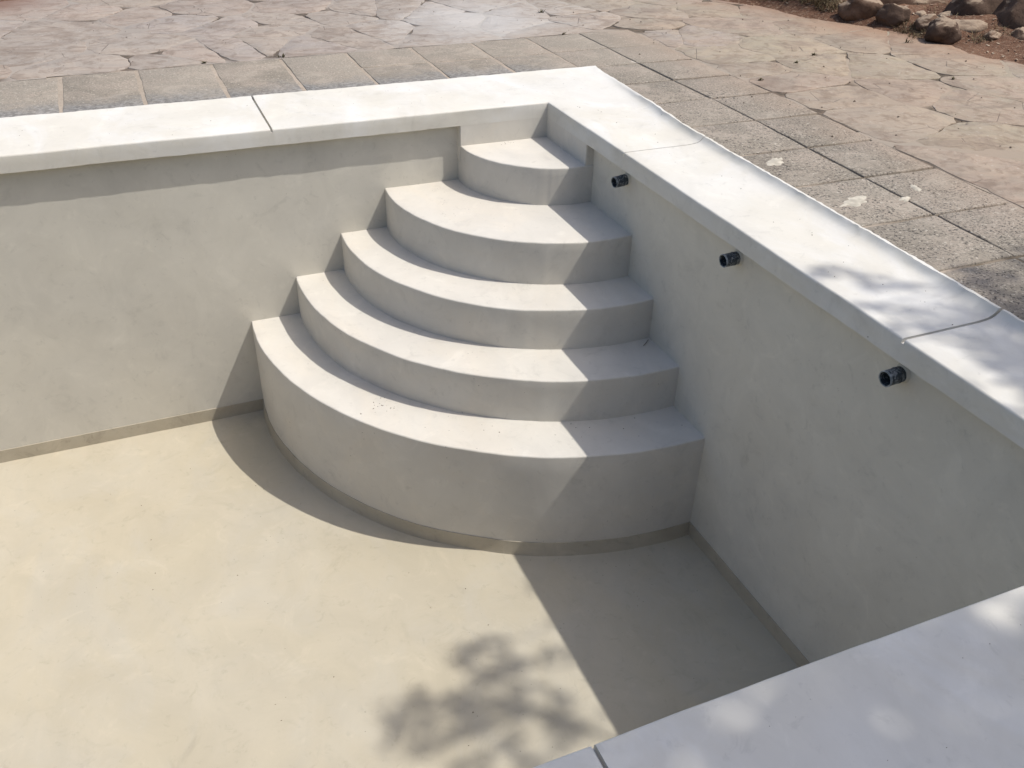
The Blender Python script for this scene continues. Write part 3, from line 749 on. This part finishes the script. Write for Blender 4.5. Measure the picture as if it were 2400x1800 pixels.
# ------------------------------------------------------------------ shade tree beside the pool (out of frame, its shadow falls into it)
tree = empty('shade_tree', (6.4, -8.6, 0)); tag(tree, 'leafy tree beside the pool whose dappled shade falls on the foreground coping', 'tree')
OFF = Vector((6.4, -8.6, 0))
def tpart(name, V, F, mat, sharp=60, rec=True):
    o = pyd(name, [Vector(v)-OFF for v in V], F, mat, tree, sharp, rec); return o
fork = Vector((5.6, -7.8, 4.6))
V, F = tube_path([(6.4, -8.6, -.15), (6.37, -8.56, .3), (6.25, -8.4, 1.6), (5.95, -8.12, 3.2), fork], [.30, .21, .175, .155, .14], 14)
tpart('trunk', V, F, M_BARK)
DARK = [(-.32, -2.92), (-.51, -2.92), (-.43, -2.9), (-.27, -3.05), (-.13, -3.06), (-.37, -3.11), (-.45, -3.04), (-.33, -3.0), (-.29, -3.18), (-.18, -3.27), (-.9, -3.08), (-.8, -3.07), (-.89, -3.16), (-.8, -3.22), (-.7, -3.16), (-.63, -3.16), (-.63, -3.27), (-.48, -3.22), (-.36, -3.28), (-.95, -3.25), (-.84, -3.34), (-.74, -3.3), (-.58, -3.28), (-.56, -3.15), (-.18, -3.4), (-.22, -3.42), (-.15, -3.5), (-.46, -3.46), (-.65, -3.5), (-.74, -3.5), (-.43, -3.6), (-.25, -3.53),
        (.05, -2.62), (.16, -2.6), (.24, -2.70), (.21, -2.77), (.31, -2.79), (.06, -2.91), (.14, -2.95), (.2, -3.0), (.28, -3.03), (.05, -3.06), (.13, -3.09), (.19, -3.14), (.3, -3.13), (.19, -3.24), (.22, -3.36), (.3, -3.3), (.17, -3.5), (.12, -3.62), (.37, -3.2), (.63, -2.82), (.71, -2.93), (.9, -2.85), (1.02, -2.77), (.55, -2.95), (.71, -3.04), (.45, -3.1)]
HOLES = [(-.22, -3.15, .05), (-.12, -3.22, .05), (-.27, -3.33, .045), (-.04, -3.38, .07), (-.47, -3.35, .04), (-.35, -3.42, .035), (-.58, -3.41, .05), (-.35, -3.52, .05), (-.53, -3.57, .05), (.03, -3.3, .06), (.06, -3.42, .07), (.05, -3.56, .07), (.02, -3.66, .06), (-.75, -4.28, .06), (-.66, -4.235, .05), (-1.47, -4.26, .03)]
rt = random.Random(11)
clusters = [(x, y, .07, 13 if x < 0 else 10) for x, y in DARK]
for k in range(2000):
    x = rt.uniform(-2.6, 2.6); y = rt.uniform(-5.7, -2.75)
    if y > -4.10 and x < .12: continue
    if y > -3.12-.2*rt.random() and x < 1.5: continue
    clusters.append((x, y, .13, 17))
LV = []; LF = []; ctr = []
for (gx, gy, r, n_) in clusters:
    t0 = rt.uniform(6.2, 7.2) if r < .1 else rt.uniform(6.0, 8.6)
    c0 = Vector((gx, gy, 0))+SUN*t0; ctr.append(c0)
    for k in range(n_):
        a = rt.uniform(0, 6.283); rr = r*math.sqrt(rt.random()); px, py = gx+rr*math.cos(a), gy+rr*math.sin(a)
        if any((px-hx)**2+(py-hy)**2 < hr*hr for hx, hy, hr in HOLES): continue
        c = Vector((px, py, 0))+SUN*(t0+rt.gauss(0, .10))
        L = rt.uniform(.028, .048) if r < .1 else rt.uniform(.036, .056); W_ = L*rt.uniform(.42, .6)
        d = Vector((rt.gauss(0, 1), rt.gauss(0, 1), rt.gauss(0, .5))).normalized(); s_ = d.cross(Vector((rt.gauss(0, .6), rt.gauss(0, .6), 1))).normalized(); up = d.cross(s_)
        b = len(LV); LV += [c-d*L, c-s_*W_+up*.004, c+d*L, c+s_*W_+up*.004]; LF.append((b, b+1, b+2, b+3))
tpart('crown', LV, LF, M_LEAF, 60, False)
# limbs and twigs that carry the leaf clusters
left = list(ctr); rt.shuffle(left); hubs = []
for k in range(16):
    c = left[k*len(left)//16]; hubs.append(c)
hubs += [Vector((-.5, -3.2, 0))+SUN*6.8, Vector((.2, -3.0, 0))+SUN*6.8]
for hcen in hubs:
    mem = [c for c in ctr if min(hubs, key=lambda h: (h-c).length_squared) is hcen]
    V = []; F = []
    def add(pts, rad, K):
        v, f = tube_path(pts, rad, K); b = len(V); V.extend(v); F.extend([tuple(i_+b for i_ in q) for q in f])
    end = hcen+Vector((.12, -.08, -.15)); mid = fork.lerp(end, .5)+Vector((rt.gauss(0, .15), rt.gauss(0, .15), .35))
    add([fork-Vector((0, 0, .1)), fork.lerp(mid, .5)+Vector((0, 0, .1)), mid, mid.lerp(end, .55)+Vector((0, 0, .06)), end], [.075, .055, .038, .024, .012], 8)
    for c in mem[:60]:
        m = end.lerp(c, .55)+Vector((rt.gauss(0, .04), rt.gauss(0, .04), rt.gauss(0, .04))); add([end, m, c], [.008, .005, .002], 4)
    tpart('limb', V, F, M_BARK)

# ------------------------------------------------------------------ added leafy screen behind the camera, unseen, cuts the low sky light
screen_hedge = empty('screen_hedge', (0, -10.4, -.1)); tag(screen_hedge, 'added tall leafy screen, out of view behind the camera, blocking low sky light', 'screen_hedge')
rh = random.Random(5); LV = []; LF = []
for k in range(9000):
    f = rh.random(); x = rh.uniform(-13, 13); z = rh.uniform(.1, 4.2)
    if f < .72: p = Vector((x, .62+rh.gauss(0, .10)+.12*nz(x*1.3, z*1.3), z))
    else: p = Vector((x, rh.uniform(-.6, .7), 4.2+rh.gauss(0, .09)+.15*nz(x*.9, 2)))
    d = Vector((rh.gauss(0, 1), rh.gauss(0, 1), rh.gauss(0, 1))).normalized(); e = d.orthogonal().normalized(); L = rh.uniform(.05, .11)
    b = len(LV); LV += [p-d*L, p-e*L*.5, p+d*L, p+e*L*.5]; LF.append((b, b+1, b+2, b+3))
pyd('foliage', LV, LF, M_LEAF, screen_hedge, 60, False)
V = []; F = []
for i_ in range(53):
    x = -13+i_*.5
    for q in range(6):
        a_ = math.pi*q/5; V.append((x, .5*math.cos(a_)+.06*nz(x, q), 0 if q in (0, 5) else 3.9+.25*math.sin(a_)+.1*nz(x, q, 3)))
for i_ in range(52):
    for q in range(5): F.append((i_*6+q, i_*6+q+1, (i_+1)*6+q+1, (i_+1)*6+q))
pyd('screen_core', V, F, M_LEAF, screen_hedge, 60)  # solid core added so no sky light leaks through the leaves
for i_ in range(9):
    V, F = tube_path([(-12+i_*3, 0, -.1), (-12+i_*3+.05, .03, 1.5), (-12+i_*3, 0, 3.2)], [.07, .06, .03], 8)
    pyd('stem', V, F, M_BARK, screen_hedge)

# ------------------------------------------------------------------ render defaults
sc.render.engine = 'CYCLES'
sc.render.resolution_x = 1024; sc.render.resolution_y = 768
